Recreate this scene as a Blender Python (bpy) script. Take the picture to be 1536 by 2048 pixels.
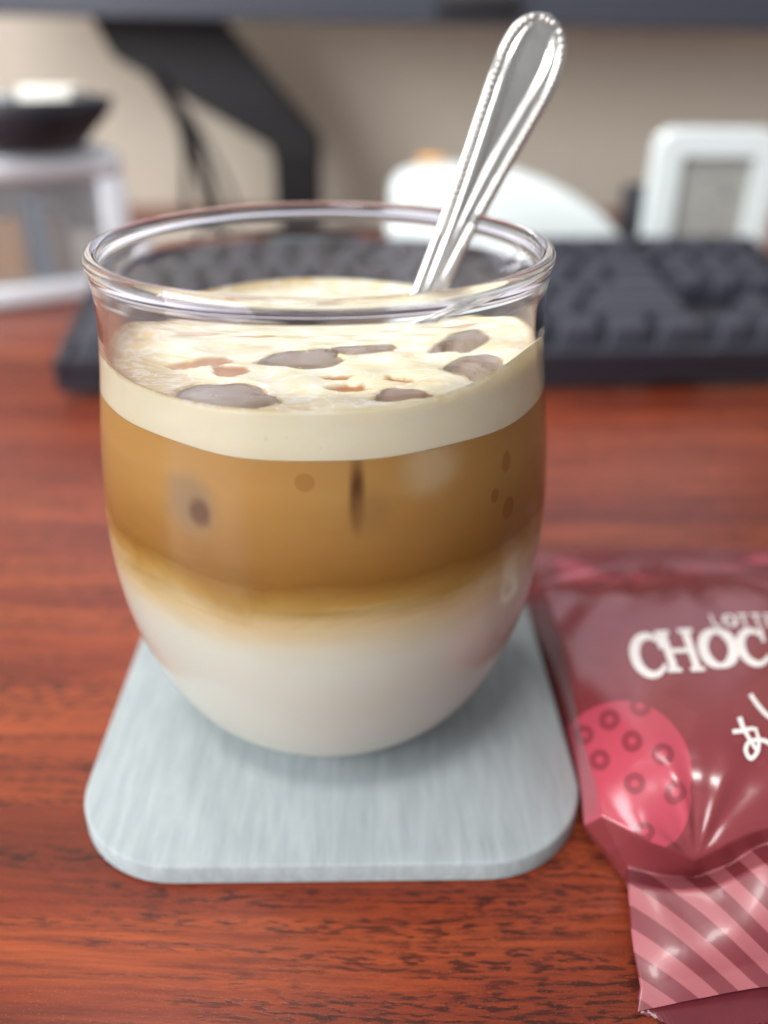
import bpy, bmesh, math, random
import numpy as np
from mathutils import Vector, Matrix

for o in list(bpy.data.objects):
    bpy.data.objects.remove(o)
scene = bpy.context.scene
COL = scene.collection
MM = 0.001                      # everything below is authored in millimetres, desk top at z = 0

# ------------------------------------------------------------------ camera
TB = 5.2                        # coaster thickness
cam_d = bpy.data.cameras.new('camera')
cam = bpy.data.objects.new('camera', cam_d)
COL.objects.link(cam)
scene.camera = cam
PITCH, ROLL = 0.5040, 0.0085
cam.matrix_world = (Matrix.Translation(Vector((11.45, 0.0, 137.0 + TB)) * MM)
                    @ Matrix.Rotation(math.pi / 2 - PITCH, 4, 'X') @ Matrix.Rotation(ROLL, 4, 'Z'))
cam_d.sensor_fit = 'VERTICAL'
cam_d.sensor_height = 36.0
cam_d.sensor_width = 27.0
cam_d.lens = 1715.67 / 2048.0 * 36.0
cam_d.clip_start = 0.005
cam_d.clip_end = 20.0
cam_d.dof.use_dof = True
cam_d.dof.focus_distance = 0.139
cam_d.dof.aperture_fstop = cam_d.lens / 4.7
cam_d.dof.aperture_blades = 0

# ------------------------------------------------------------------ light: a room by day, window on the left, a ceiling lamp, an added fill for the wall
world = bpy.data.worlds.new('World')
scene.world = world
world.use_nodes = True
wb = world.node_tree.nodes['Background']
wb.inputs['Color'].default_value = (0.95, 0.97, 1.0, 1)
wb.inputs['Strength'].default_value = 0.36

def area_lamp(name, loc, target, sx, sy, power, color):
    d = bpy.data.lights.new(name, 'AREA')
    d.shape = 'RECTANGLE'
    d.size, d.size_y, d.energy, d.color = sx, sy, power, color
    o = bpy.data.objects.new(name, d)
    COL.objects.link(o)
    o.location = loc
    o.rotation_euler = (Vector(target) - Vector(loc)).to_track_quat('-Z', 'Y').to_euler()
    return o

area_lamp('ceiling_or_fill_lamp', (-0.27, -0.66, 1.80), (0.0, 0.16, 0), 0.46, 0.30, 20.0, (1.0, 0.975, 0.94))
wall_fill_lamp = area_lamp('ceiling_or_fill_lamp', (-0.45, 0.56, 1.25), (-0.15, 0.868, 0.15), 0.9, 0.12, 4.0, (1.0, 0.975, 0.94))  # added fill aimed at the back wall to brighten it, not a ceiling fixture
wall_fill_lamp.data.spread = math.radians(75)
area_lamp('window_light', (-1.10, -0.62, 0.60), (0, 0.16, 0.06), 1.1, 0.9, 39.0, (0.98, 0.985, 1.0))

vs = scene.view_settings
vs.view_transform = 'Standard'
vs.look = 'None'
vs.exposure = 0.0
vs.gamma = 1.0
vs.use_curve_mapping = False
cy = scene.cycles
cy.use_denoising = True
cy.max_bounces = 14
cy.transmission_bounces = 12
cy.glossy_bounces = 6
cy.diffuse_bounces = 4
cy.transparent_max_bounces = 8
cy.caustics_reflective = True
cy.caustics_refractive = True
cy.blur_glossy = 0.6
cy.sample_clamp_indirect = 6.0

# ------------------------------------------------------------------ helpers
def tag(o, label=None, cat=None, group=None, kind=None):
    if label: o['label'] = label
    if cat: o['category'] = cat
    if group: o['group'] = group
    if kind: o['kind'] = kind
    return o

def thing(name, label, cat, loc=(0, 0, 0), rz=0.0, group=None):
    o = bpy.data.objects.new(name, None)
    o.empty_display_size = 0.01
    COL.objects.link(o)
    o.location = Vector(loc) * MM
    o.rotation_euler = (0, 0, rz)
    return tag(o, label, cat, group)

def mesh_obj(name, verts, faces, mat, parent=None, smooth=True, sharp=None):
    me = bpy.data.meshes.new(name)
    v = np.asarray(verts, float) * MM
    me.from_pydata(v.tolist(), [], [list(map(int, f)) for f in faces])
    me.update()
    if mat: me.materials.append(mat)
    if smooth:
        me.polygons.foreach_set('use_smooth', [True] * len(me.polygons))
        if sharp is not None:
            me.set_sharp_from_angle(angle=math.radians(sharp))
    o = bpy.data.objects.new(name, me)
    COL.objects.link(o)
    if parent: o.parent = parent
    return o

def box_geo(cx, cy_, cz, sx, sy, sz, bev=0.0, seg=3, rot=None):
    bm = bmesh.new()
    bmesh.ops.create_cube(bm, size=1.0)
    bmesh.ops.scale(bm, vec=(sx, sy, sz), verts=bm.verts)
    if bev > 0:
        bmesh.ops.bevel(bm, geom=list(bm.edges) + list(bm.verts), offset=bev, segments=seg, affect='EDGES', profile=0.5)
    if rot is not None:
        bmesh.ops.transform(bm, matrix=rot, verts=bm.verts)
    bmesh.ops.translate(bm, vec=(cx, cy_, cz), verts=bm.verts)
    bm.verts.index_update()
    V = [tuple(v.co) for v in bm.verts]
    F = [[v.index for v in f.verts] for f in bm.faces]
    bm.free()
    return V, F

def box(name, c, s, mat, parent=None, bev=0.0, rot=None, seg=3):
    V, F = box_geo(*c, *s, bev=bev, rot=rot, seg=seg)
    return mesh_obj(name, V, F, mat, parent, True, 40)

def lathe_geo(prof, n=96, cx=0.0, cy_=0.0, closed=False):
    """prof: list of (r, z). r == 0 ends are poles."""
    V, F, rings = [], [], []
    for r, z in prof:
        if r < 1e-6:
            rings.append([len(V)]); V.append((cx, cy_, z))
        else:
            rings.append(list(range(len(V), len(V) + n)))
            for k in range(n):
                a = 2 * math.pi * k / n
                V.append((cx + r * math.cos(a), cy_ + r * math.sin(a), z))
    m = len(rings)
    for i in range(m if closed else m - 1):
        A, B = rings[i], rings[(i + 1) % m]
        for k in range(n):
            k2 = (k + 1) % n
            if len(A) == 1 and len(B) == 1: continue
            if len(A) == 1: F.append([A[0], B[k2], B[k]])
            elif len(B) == 1: F.append([A[k], A[k2], B[0]])
            else: F.append([A[k], A[k2], B[k2], B[k]])
    return V, F

def grid_faces(nu, nv, off=0, wrap_u=False):
    F = []
    for i in range(nu - (0 if wrap_u else 1)):
        for j in range(nv - 1):
            i2 = (i + 1) % nu
            F.append([off + i * nv + j, off + i2 * nv + j, off + i2 * nv + j + 1, off + i * nv + j + 1])
    return F

def catmull(P, n):
    """n samples per span through points P (numpy k x d)."""
    P = np.asarray(P, float)
    Q = np.vstack([2 * P[0] - P[1], P, 2 * P[-1] - P[-2]])
    out = []
    for i in range(1, len(Q) - 2):
        for t in np.linspace(0, 1, n, endpoint=False):
            a, b, c, d = Q[i - 1], Q[i], Q[i + 1], Q[i + 2]
            out.append(.5 * ((2 * b) + (c - a) * t + (2 * a - 5 * b + 4 * c - d) * t * t + (3 * b - a - 3 * c + d) * t ** 3))
    out.append(P[-1])
    return np.array(out)

def tube_geo(path, rad, n=10):
    P = np.asarray(path, float)
    V, F = [], []
    T = np.gradient(P, axis=0)
    T /= np.linalg.norm(T, axis=1, keepdims=True)
    up = np.array([0.13, 0.97, 0.2])
    for p, t in zip(P, T):
        a = np.cross(t, up); a /= np.linalg.norm(a)
        b = np.cross(t, a)
        for k in range(n):
            w = 2 * math.pi * k / n
            V.append(p + rad * (math.cos(w) * a + math.sin(w) * b))
    m = len(P)
    for i in range(m - 1):
        for k in range(n):
            k2 = (k + 1) % n
            F.append([i * n + k, i * n + k2, (i + 1) * n + k2, (i + 1) * n + k])
    F.append(list(range(n))[::-1]); F.append([(m - 1) * n + k for k in range(n)])
    return V, F

def sstep(a, b, x):
    t = np.clip((x - a) / (b - a), 0, 1)
    return t * t * (3 - 2 * t)

# ------------------------------------------------------------------ materials
class NT:
    def __init__(self, name):
        self.m = bpy.data.materials.new(name)
        self.m.use_nodes = True
        self.t = self.m.node_tree
        self.b = self.t.nodes['Principled BSDF']
        self._obj = None
    def n(self, typ, **kw):
        nd = self.t.nodes.new(typ)
        for k, v in kw.items(): setattr(nd, k, v)
        return nd
    def link(self, a, b): self.t.links.new(a, b)
    def put(self, sock, v):
        if hasattr(v, 'is_output') or isinstance(v, bpy.types.NodeSocket): self.link(v, sock)
        elif isinstance(v, (tuple, list)) and len(v) == 3 and sock.type == 'RGBA': sock.default_value = (*v, 1)
        else: sock.default_value = v
    def obj(self):
        if not self._obj: self._obj = self.n('ShaderNodeTexCoord')
        return self._obj.outputs['Object']
    def uv(self):
        if not self._obj: self._obj = self.n('ShaderNodeTexCoord')
        return self._obj.outputs['UV']
    def math(self, op, a, b=None, c=None, clamp=False):
        nd = self.n('ShaderNodeMath', operation=op, use_clamp=clamp)
        self.put(nd.inputs[0], a)
        if b is not None: self.put(nd.inputs[1], b)
        if c is not None: self.put(nd.inputs[2], c)
        return nd.outputs[0]
    def scale(self, vec, s, off=(0, 0, 0)):
        nd = self.n('ShaderNodeMapping')
        self.link(vec, nd.inputs['Vector'])
        nd.inputs['Scale'].default_value = s
        nd.inputs['Location'].default_value = off
        return nd.outputs[0]
    def noise(self, vec, sc=1.0, det=3.0, rough=0.5, dist=0.0):
        nd = self.n('ShaderNodeTexNoise')
        self.link(vec, nd.inputs['Vector'])
        nd.inputs['Scale'].default_value = sc
        nd.inputs['Detail'].default_value = det
        nd.inputs['Roughness'].default_value = rough
        nd.inputs['Distortion'].default_value = dist
        return nd.outputs[0]
    def ramp(self, fac, stops, interp='LINEAR'):
        nd = self.n('ShaderNodeValToRGB')
        nd.color_ramp.interpolation = interp
        el = nd.color_ramp.elements
        while len(el) < len(stops): el.new(0.5)
        for e, (p, c) in zip(el, stops):
            e.position = p
            e.color = (*c, 1) if len(c) == 3 else c
        self.link(fac, nd.inputs[0])
        return nd.outputs[0]
    def mix(self, fac, a, b, mode='MIX'):
        nd = self.n('ShaderNodeMix', data_type='RGBA', blend_type=mode)
        self.put(nd.inputs[0], fac)
        self.put(nd.inputs[6], a)
        self.put(nd.inputs[7], b)
        return nd.outputs[2]
    def maprange(self, v, a, b, c=0.0, d=1.0, smooth=False):
        nd = self.n('ShaderNodeMapRange')
        if smooth: nd.interpolation_type = 'SMOOTHSTEP'
        self.put(nd.inputs[0], v)
        for i, x in enumerate((a, b, c, d)): self.put(nd.inputs[i + 1], x)
        return nd.outputs[0]
    def bump(self, h, strength=0.2, dist=0.0005):
        nd = self.n('ShaderNodeBump')
        nd.inputs['Strength'].default_value = strength
        nd.inputs['Distance'].default_value = dist
        self.link(h, nd.inputs['Height'])
        self.link(nd.outputs[0], self.b.inputs['Normal'])
    def set(self, **kw):
        for k, v in kw.items():
            self.put(self.b.inputs[k.replace('_', ' ')], v)
        return self

def srgb(r, g, b):
    f = lambda c: ((c / 255 + 0.055) / 1.055) ** 2.4 if c > 10 else c / 255 / 12.92
    return (f(r), f(g), f(b))

def plain(name, col, rough=0.5, metal=0.0, grain=0.06, scale=900.0, bump=0.05, **kw):
    """procedural material with a little mottling so nothing is one flat colour"""
    m = NT(name)
    nz = m.noise(m.obj(), scale, 3, 0.6)
    dark = tuple(c * (1 - grain) for c in col)
    lite = tuple(min(1, c * (1 + grain)) for c in col)
    m.set(Base_Color=m.ramp(nz, [(0.3, dark), (0.7, lite)]), Roughness=rough, Metallic=metal, **kw)
    if bump: m.bump(nz, bump, 0.0003)
    return m.m

M = {}
# reddish wood laminate, grain along x
w = NT('wood_laminate')
co = w.obj()
warp = w.noise(w.scale(co, (3, 9, 3)), 1.0, 2, 0.5)
wv = w.n('ShaderNodeVectorMath', operation='ADD')
w.link(co, wv.inputs[0])
cmb = w.n('ShaderNodeCombineXYZ')
w.link(w.math('MULTIPLY', w.math('SUBTRACT', warp, 0.5), 0.03), cmb.inputs[1])
w.link(cmb.outputs[0], wv.inputs[1])
wc = wv.outputs[0]
broad = w.noise(w.scale(wc, (4, 48, 1), (0.3, 0.1, 0)), 1.0, 4, 0.55, 0.4)
fine = w.noise(w.scale(wc, (34, 760, 1)), 1.0, 5, 0.65)
pore = w.noise(w.scale(wc, (210, 1150, 1)), 1.0, 3, 0.6, 0.2)
band = w.noise(w.scale(wc, (10, 170, 1), (2, 0, 0)), 1.0, 4, 0.6)
c1 = w.ramp(broad, [(0.30, srgb(90, 35, 21)), (0.46, srgb(126, 52, 29)), (0.60, srgb(154, 72, 38)), (0.76, srgb(110, 43, 25))])
c2 = w.mix(w.maprange(fine, 0.38, 0.66, 0.0, 0.75), c1, srgb(88, 33, 23))
pm = w.math('MULTIPLY', w.maprange(pore, 0.47, 0.60, 0, 1, True), w.maprange(band, 0.40, 0.56, 0, 1, True))
c3 = w.mix(w.math('MULTIPLY', pm, 0.85), c2, srgb(46, 20, 17))
speck = w.noise(w.scale(co, (2600, 3600, 1)), 1.0, 1, 0.5)
c4 = w.mix(w.maprange(speck, 0.64, 0.74, 0, 0.30), c3, srgb(190, 112, 70))
w.set(Base_Color=c4, Roughness=w.maprange(fine, 0.3, 0.7, 0.27, 0.36))
w.b.inputs['Specular IOR Level'].default_value = 0.32
hb = w.math('ADD', w.math('MULTIPLY', w.noise(w.scale(co, (900, 2600, 1)), 1.0, 2, 0.5), 0.4), w.math('MULTIPLY', pm, -0.6))
w.bump(hb, 0.16, 0.0002)
M['wood'] = w.m

# pale grey diatomite stone, streaks along y
w = NT('diatomite_stone')
co = w.obj()
st = w.noise(w.scale(co, (620, 70, 300)), 1.0, 4, 0.6)
cl = w.noise(w.scale(co, (60, 40, 60)), 1.0, 3, 0.5)
fn = w.noise(w.scale(co, (2600, 1500, 2600)), 1.0, 2, 0.6)
c = w.ramp(st, [(0.28, srgb(138, 146, 148)), (0.5, srgb(149, 157, 159)), (0.72, srgb(159, 167, 169))])
c = w.mix(w.maprange(cl, 0.35, 0.7, 0, 0.30), c, srgb(141, 150, 152))
pit = w.maprange(fn, 0.70, 0.78, 0, 0.22)
c = w.mix(pit, c, srgb(122, 130, 130))
w.set(Base_Color=c, Roughness=0.9)
w.b.inputs['Specular IOR Level'].default_value = 0.2
w.bump(w.math('ADD', w.math('MULTIPLY', st, 0.7), w.math('MULTIPLY', fn, 0.5)), 0.25, 0.0003)
M['stone'] = w.m

# drinking glass
w = NT('clear_glass')
w.set(Base_Color=(0.99, 0.992, 1.0), Roughness=0.0, IOR=1.47)
w.b.inputs['Transmission Weight'].default_value = 1.0
w.b.inputs['Specular Tint'].default_value = (0.93, 0.88, 1.0, 1)  # lavender light on the rim put into the reflection colour of clear glass
gs = w.n('ShaderNodeSeparateXYZ'); w.link(w.obj(), gs.inputs[0])
fog = w.noise(w.obj(), 90.0, 3, 0.6, 0.5)                      # cold glass, lightly misted below the liquid line
mist = w.math('MULTIPLY', w.maprange(w.math('MULTIPLY', gs.outputs[2], 1000.0), 93.0, 84.0, 0, 1, True), w.maprange(fog, 0.3, 0.7, 0.10, 0.26))
w.link(mist, w.b.inputs['Roughness'])
M['glass'] = w.m

# layered latte: milk below, coffee above, colour follows height inside the drink
def latte_mat(name):
    w = NT(name)
    co = w.obj()
    sep = w.n('ShaderNodeSeparateXYZ')
    w.link(co, sep.inputs[0])
    cloud = w.noise(w.scale(co, (38, 38, 70)), 1.0, 4, 0.55, 0.6)
    swirl = w.noise(w.scale(co, (26, 26, 150)), 1.0, 3, 0.5, 1.0)
    zz = w.math('ADD', w.math('MULTIPLY', sep.outputs[2], 1000.0),
                w.math('ADD', w.math('MULTIPLY', w.math('SUBTRACT', cloud, 0.5), 7.0),
                       w.math('MULTIPLY', w.math('SUBTRACT', swirl, 0.5), 5.0)))
    h = w.maprange(zz, 43.5 + TB, 84.0 + TB)
    col = w.ramp(h, [(0.0, srgb(233, 235, 224)), (0.10, srgb(232, 228, 208)), (0.22, srgb(224, 204, 160)),
                     (0.32, srgb(188, 152, 84)), (0.42, srgb(152, 110, 50)), (0.55, srgb(168, 125, 66)),
                     (0.80, srgb(188, 147, 86)), (1.0, srgb(184, 141, 82))])
    # murky shapes where ice touches the wall, small dark ovals painted in for clear droplets: (x, y, z, rx, ry, rz, colour, amount)
    for (x, y, z, rx, ry, rz_, cc, am, wob) in LATTE_SPOTS:
        mp = w.n('ShaderNodeMapping', vector_type='POINT')
        w.link(co, mp.inputs['Vector'])
        mp.inputs['Location'].default_value = (-x / rx, -y / ry, -z / rz_)
        mp.inputs['Scale'].default_value = (1000.0 / rx, 1000.0 / ry, 1000.0 / rz_)
        ln = w.n('ShaderNodeVectorMath', operation='LENGTH')
        w.link(mp.outputs[0], ln.inputs[0])
        d = w.math('ADD', ln.outputs['Value'], w.math('MULTIPLY', w.math('SUBTRACT', cloud, 0.5), wob))
        col = w.mix(w.math('MULTIPLY', w.maprange(d, 1.25 if wob > 0.2 else 1.08, 0.35 if wob > 0.2 else 0.85, 0, 1, True), am), col, cc)
    w.set(Base_Color=col, Roughness=0.6)
    w.b.inputs['Specular IOR Level'].default_value = 0.0
    w.b.subsurface_method = 'BURLEY'
    w.b.inputs['Subsurface Weight'].default_value = 0.5
    w.b.inputs['Subsurface Radius'].default_value = (1.0, 0.8, 0.55)
    w.b.inputs['Subsurface Scale'].default_value = 0.0025
    return w.m

LATTE_SPOTS = [
    (-19.5, 119, 72.5 + TB, 5.5, 6, 5.5, srgb(150, 126, 96), 0.75, 1.1),
    (-17.5, 119.5, 71.0 + TB, 2.2, 5, 2.6, srgb(96, 62, 38), 0.8, 1.1),
    (7.3, 115.5, 76.0 + TB, 1.5, 4, 7.0, srgb(84, 48, 26), 0.95, 0.9),
    (9.5, 115.5, 73.0 + TB, 4.0, 5, 5.0, srgb(160, 124, 76), 0.6, 1.1),
    (19.5, 119, 79.0 + TB, 6.5, 7, 5.5, srgb(206, 184, 146), 0.8, 1.1),
    (31.8, 128.6, 75.3 + TB, 1.2, 3, 2.6, srgb(150, 100, 52), 0.55, 0.15),
    (29.7, 127.0, 70.2 + TB, 0.8, 3, 1.3, srgb(142, 92, 46), 0.55, 0.15),
    (32.6, 129.0, 66.6 + TB, 1.3, 3, 2.2, srgb(136, 88, 44), 0.55, 0.15),
    (-0.6, 115.0, 78.0 + TB, 1.7, 4, 1.6, srgb(150, 98, 48), 0.45, 0.15),
]
M['latte'] = latte_mat('layered_latte')

# crema foam: cream coloured, coffee showing where the foam is open (vertex attribute 'open')
w = NT('crema_foam')
co = w.obj()
at = w.n('ShaderNodeAttribute', attribute_name='open')
ic = w.n('ShaderNodeAttribute', attribute_name='icy')
n1 = w.noise(w.scale(co, (48, 60, 55)), 1.0, 4, 0.5, 2.6)
n2 = w.noise(co, 1500.0, 2, 0.6)
cream = w.ramp(n1, [(0.28, srgb(212, 192, 144)), (0.42, srgb(223, 212, 174)), (0.52, srgb(226, 219, 187)), (0.62, srgb(230, 226, 208)), (0.78, srgb(218, 200, 156))])
cream = w.mix(w.maprange(n2, 0.68, 0.76, 0, 0.25), cream, srgb(208, 184, 140))
brown = w.ramp(n1, [(0.3, srgb(146, 96, 48)), (0.7, srgb(176, 124, 66))])
brown = w.mix(ic.outputs['Fac'], brown, srgb(182, 160, 138))
thin = w.n('ShaderNodeAttribute', attribute_name='thin')
cream = w.mix(w.math('MULTIPLY', thin.outputs['Fac'], w.maprange(n1, 0.35, 0.6, 1.0, 0.55)), cream, srgb(206, 180, 134))
for bx_, bz_, br_ in ((-6.2, 84.6, 0.42), (-3.1, 84.9, 0.22), (2.0, 83.4, 0.2)):      # little coffee bubbles in the foam band
    mp = w.n('ShaderNodeMapping'); w.link(co, mp.inputs['Vector'])
    mp.inputs['Scale'].default_value = (1000.0 / br_, 100.0, 1000.0 / br_)
    mp.inputs['Location'].default_value = (-bx_ / br_, -11.6, -(bz_ + TB) / br_)
    ln = w.n('ShaderNodeVectorMath', operation='LENGTH'); w.link(mp.outputs[0], ln.inputs[0])
    cream = w.mix(w.maprange(ln.outputs['Value'], 1.2, 0.6, 0, 0.75, True), cream, srgb(150, 104, 56))
vein = w.noise(w.scale(co, (70, 95, 70), (0.4, 0.2, 0)), 1.0, 3, 0.5, 3.2)
tp = w.n('ShaderNodeAttribute', attribute_name='top')
vm = w.math('MULTIPLY', w.maprange(w.math('ABSOLUTE', w.math('SUBTRACT', vein, 0.5)), 0.05, 0.0, 0, 0.6, True), tp.outputs['Fac'])
cream = w.mix(tp.outputs['Fac'], w.mix(0.8, cream, srgb(244, 239, 214)), cream)
cream = w.mix(vm, cream, srgb(240, 236, 232))
w.set(Base_Color=w.mix(at.outputs['Fac'], cream, brown), Roughness=0.22)
w.b.inputs['Specular IOR Level'].default_value = 0.4
w.b.subsurface_method = 'BURLEY'
w.b.inputs['Subsurface Weight'].default_value = 0.5
w.b.inputs['Subsurface Radius'].default_value = (1.0, 0.85, 0.6)
w.b.inputs['Subsurface Scale'].default_value = 0.002
w.bump(w.math('ADD', n2, w.math('MULTIPLY', n1, 3.0)), 0.12, 0.0004)
M['foam'] = w.m

w = NT('wet_ice')
co = w.obj()
nz = w.noise(co, 220.0, 4, 0.6, 0.6)
w.set(Base_Color=w.ramp(nz, [(0.3, (0.93, 0.95, 0.97)), (0.7, (0.99, 0.99, 1.0))]), IOR=1.31,
      Roughness=w.maprange(nz, 0.35, 0.75, 0.03, 0.35))
w.link(w.maprange(w.noise(co, 130.0, 3, 0.6, 1.2), 0.42, 0.62, 0.98, 0.86, True), w.b.inputs['Transmission Weight'])
w.bump(nz, 0.08, 0.001)
M['ice'] = w.m

w = NT('water')
w.set(Base_Color=(1, 1, 1), Roughness=0.0, IOR=1.33)
w.b.inputs['Transmission Weight'].default_value = 1.0
M['water'] = w.m

# stainless steel
w = NT('stainless_steel')
co = w.obj()
nz = w.noise(w.scale(co, (300, 300, 40)), 1.0, 3, 0.6)
w.set(Base_Color=(0.70, 0.685, 0.66), Metallic=1.0, Roughness=w.maprange(nz, 0.3, 0.7, 0.24, 0.34))
M['steel'] = w.m

M['wall'] = plain('painted_wall', srgb(196, 188, 173), 0.9, grain=0.03, scale=60, bump=0.08)
w = NT('lit_screen')
nz = w.noise(w.scale(w.obj(), (3, 3, 6)), 1.0, 3, 0.5)
w.set(Base_Color=(0.02, 0.02, 0.02), Roughness=0.3)
w.link(w.ramp(nz, [(0.35, (0.72, 0.70, 0.88)), (0.6, (0.95, 0.93, 1.0))]), w.b.inputs['Emission Color'])
w.b.inputs['Emission Strength'].default_value = 1.2
M['screen'] = w.m
M['bezel'] = plain('monitor_plastic', srgb(62, 66, 76), 0.45, grain=0.05, scale=400)
M['black'] = plain('black_metal', srgb(15, 14, 18), 0.62, grain=0.1, scale=300)
M['cable'] = plain('black_rubber', srgb(24, 22, 24), 0.6)
M['keycap'] = plain('keycap_plastic', srgb(46, 47, 58), 0.55, grain=0.10, scale=700)
M['kbcase'] = plain('keyboard_plastic', srgb(38, 38, 46), 0.5, grain=0.08, scale=500)
M['white_pl'] = plain('white_plastic', srgb(206, 214, 214), 0.38, grain=0.02, scale=300, bump=0.02)
M['panel'] = plain('grey_panel', srgb(150, 150, 145), 0.4, grain=0.04, scale=150, bump=0.02)
M['mark'] = plain('dark_print', srgb(96, 98, 98), 0.6)
M['frost'] = plain('frosted_plastic', srgb(224, 228, 234), 0.45, grain=0.02, scale=300, bump=0.02)
w = NT('clear_plastic')
w.set(Base_Color=(0.97, 0.98, 0.99), Roughness=0.08, IOR=1.2)
w.b.inputs['Transmission Weight'].default_value = 0.85
nz = w.noise(w.obj(), 200.0, 2, 0.5)
w.bump(nz, 0.1, 0.0005)
M['clearpl'] = w.m
for nm, c in (('orange', (206, 150, 74)), ('blue', (70, 112, 146)), ('brown', (112, 96, 84)), ('paper', (226, 224, 214)),
              ('teal', (74, 140, 150)), ('red', (150, 62, 52)), ('grey', (150, 154, 158)), ('dish', (36, 37, 44)), ('tan', (196, 178, 150))):
    M[nm] = plain(nm + '_surface', srgb(*c), 0.5, grain=0.06, scale=250)

# ------------------------------------------------------------------ setting: desk, wall
V, F = box_geo(0, 273, -13, 2400, 1188, 26, bev=1.0, seg=2)
tag(mesh_obj('desk', V, F, M['wood'], None, True, 40), kind='structure')
V, F = box_geo(0, 883, 500, 3000, 30, 1400)
tag(mesh_obj('wall', V, F, M['wall'], None, False), kind='structure')

# ------------------------------------------------------------------ coaster
def rounded_square(S, r, n=14):
    out = []
    for k, (sx, sy) in enumerate(((1, 1), (-1, 1), (-1, -1), (1, -1))):
        for t in np.linspace(0, math.pi / 2, n):
            a = k * math.pi / 2 + t
            out.append((sx * (S / 2 - r) + r * math.cos(a), sy * (S / 2 - r) + r * math.sin(a)))
    return np.array(out)

S_, R_ = 103.3, 22.0
rings = [(0.6, 0.0), (0.0, 0.5), (0.0, TB - 0.7), (0.22, TB - 0.22), (0.7, TB)]
V, F = [], []
nr = 56
for ins, z in rings:
    for x, y in rounded_square(S_ - 2 * ins, R_ - ins): V.append((x, y, z))
for i in range(len(rings) - 1):
    for k in range(nr):
        k2 = (k + 1) % nr
        F.append([i * nr + k, i * nr + k2, (i + 1) * nr + k2, (i + 1) * nr + k])
F.append(list(range(nr))[::-1]); F.append([(len(rings) - 1) * nr + k for k in range(nr)])
cst = mesh_obj('coaster', V, F, M['stone'], None, True, 50)
cst.location = Vector((0.6, 161.5, 0)) * MM
cst.rotation_euler = (0, 0, 0.024)
tag(cst, 'pale grey stone coaster with rounded corners under the glass', 'coaster')

# ------------------------------------------------------------------ drinking glass (axis at GX, GY)
GX, GY = 0.0, 157.3
zc = [0, 3, 8, 15, 25, 38, 52, 66, 80, 87, 92, 96, 99.5, 102.0]
rc = [18.9, 22.1, 27.5, 34.1, 39.1, 42.7, 43.96, 43.42, 41.75, 40.85, 40.4, 40.22, 40.35, 40.6]
outer = catmull(np.c_[rc, zc], 6)
def r_out(z): return np.interp(z, outer[:, 1], outer[:, 0])
WT = 1.45
inner_r = [0, 12, 19.9, 25.3, 32.1, 37.4, 41.15, 42.45, 41.95, 40.3, 39.4, 39.0, 38.88, 38.98, 39.0]
inner_z = [2.3, 2.4, 3.6, 7.2, 14.2, 24.8, 37.8, 52, 66, 80, 87, 92, 96, 99.5, 101.6]
inner = catmull(np.c_[inner_r, inner_z], 6)
def r_in(z): return np.interp(z, inner[1:, 1], inner[1:, 0])
bead = []
for a in np.linspace(-38, 212, 22):
    t = math.radians(a)
    bead.append((39.95 + 1.3 * math.cos(t), 104.3 + 1.35 * math.sin(t)))
prof = [(0, 0.7), (9, 0.65), (14.5, 0.35), (16.3, 0.08), (17.6, 0.02)]
prof += [(max(r, 0), z) for r, z in outer if z > 0.15]
prof += bead
prof += [(r, z) for r, z in inner[::-1]]
prof[-1] = (0, 2.3)
V, F = lathe_geo(prof, 160)
V = np.array(V) + [GX, GY, TB + 0.02]
gl = mesh_obj('drinking_glass', V, F, M['glass'])
tag(gl, 'clear round-bellied glass tumbler with thick rolled rim on grey coaster', 'glass')

# ------------------------------------------------------------------ layered iced latte
latte = thing('iced_latte', 'layered iced latte, white milk below brown coffee under cream foam, inside the tumbler', 'drink', (GX, GY, TB))
NTH = 160
TH = np.linspace(0, 2 * math.pi, NTH, endpoint=False)
def rl(z): return r_in(z) + 0.55
def foam_bottom(th): return 81.6 + 0.35 * np.sin(2 * th + 0.6) + 0.22 * np.sin(5 * th + 1.0) + 0.12 * np.sin(11 * th)
def side_geo(zlo, zhi, n):
    V = []
    for i in range(n + 1):
        t = i / n
        for th in TH:
            a = zlo(th); b = zhi(th); z = a + (b - a) * t
            r = rl(z)
            V.append((r * math.cos(th), r * math.sin(th), z))
    F = []
    for i in range(n):
        for k in range(NTH):
            k2 = (k + 1) % NTH
            F.append([i * NTH + k, i * NTH + k2, (i + 1) * NTH + k2, (i + 1) * NTH + k])
    return V, F
def local(o):   # mesh authored about the glass axis, texture space kept in world millimetres
    return o
def world_shift(V): return np.array(V) + [GX, GY, TB]
latte.location = (0, 0, 0)
MILK_TOP = 55.0
V, F = side_geo(lambda t: 2.9, lambda t: MILK_TOP, 40)
V.append((0, 0, 1.8)); c0 = len(V) - 1
for k in range(NTH): F.append([c0, (k + 1) % NTH, k])
mesh_obj('milk_layer', world_shift(V), F, M['latte'], latte)
V, F = side_geo(lambda t: MILK_TOP, foam_bottom, 26)
mesh_obj('coffee_layer', world_shift(V), F, M['latte'], latte)

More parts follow.
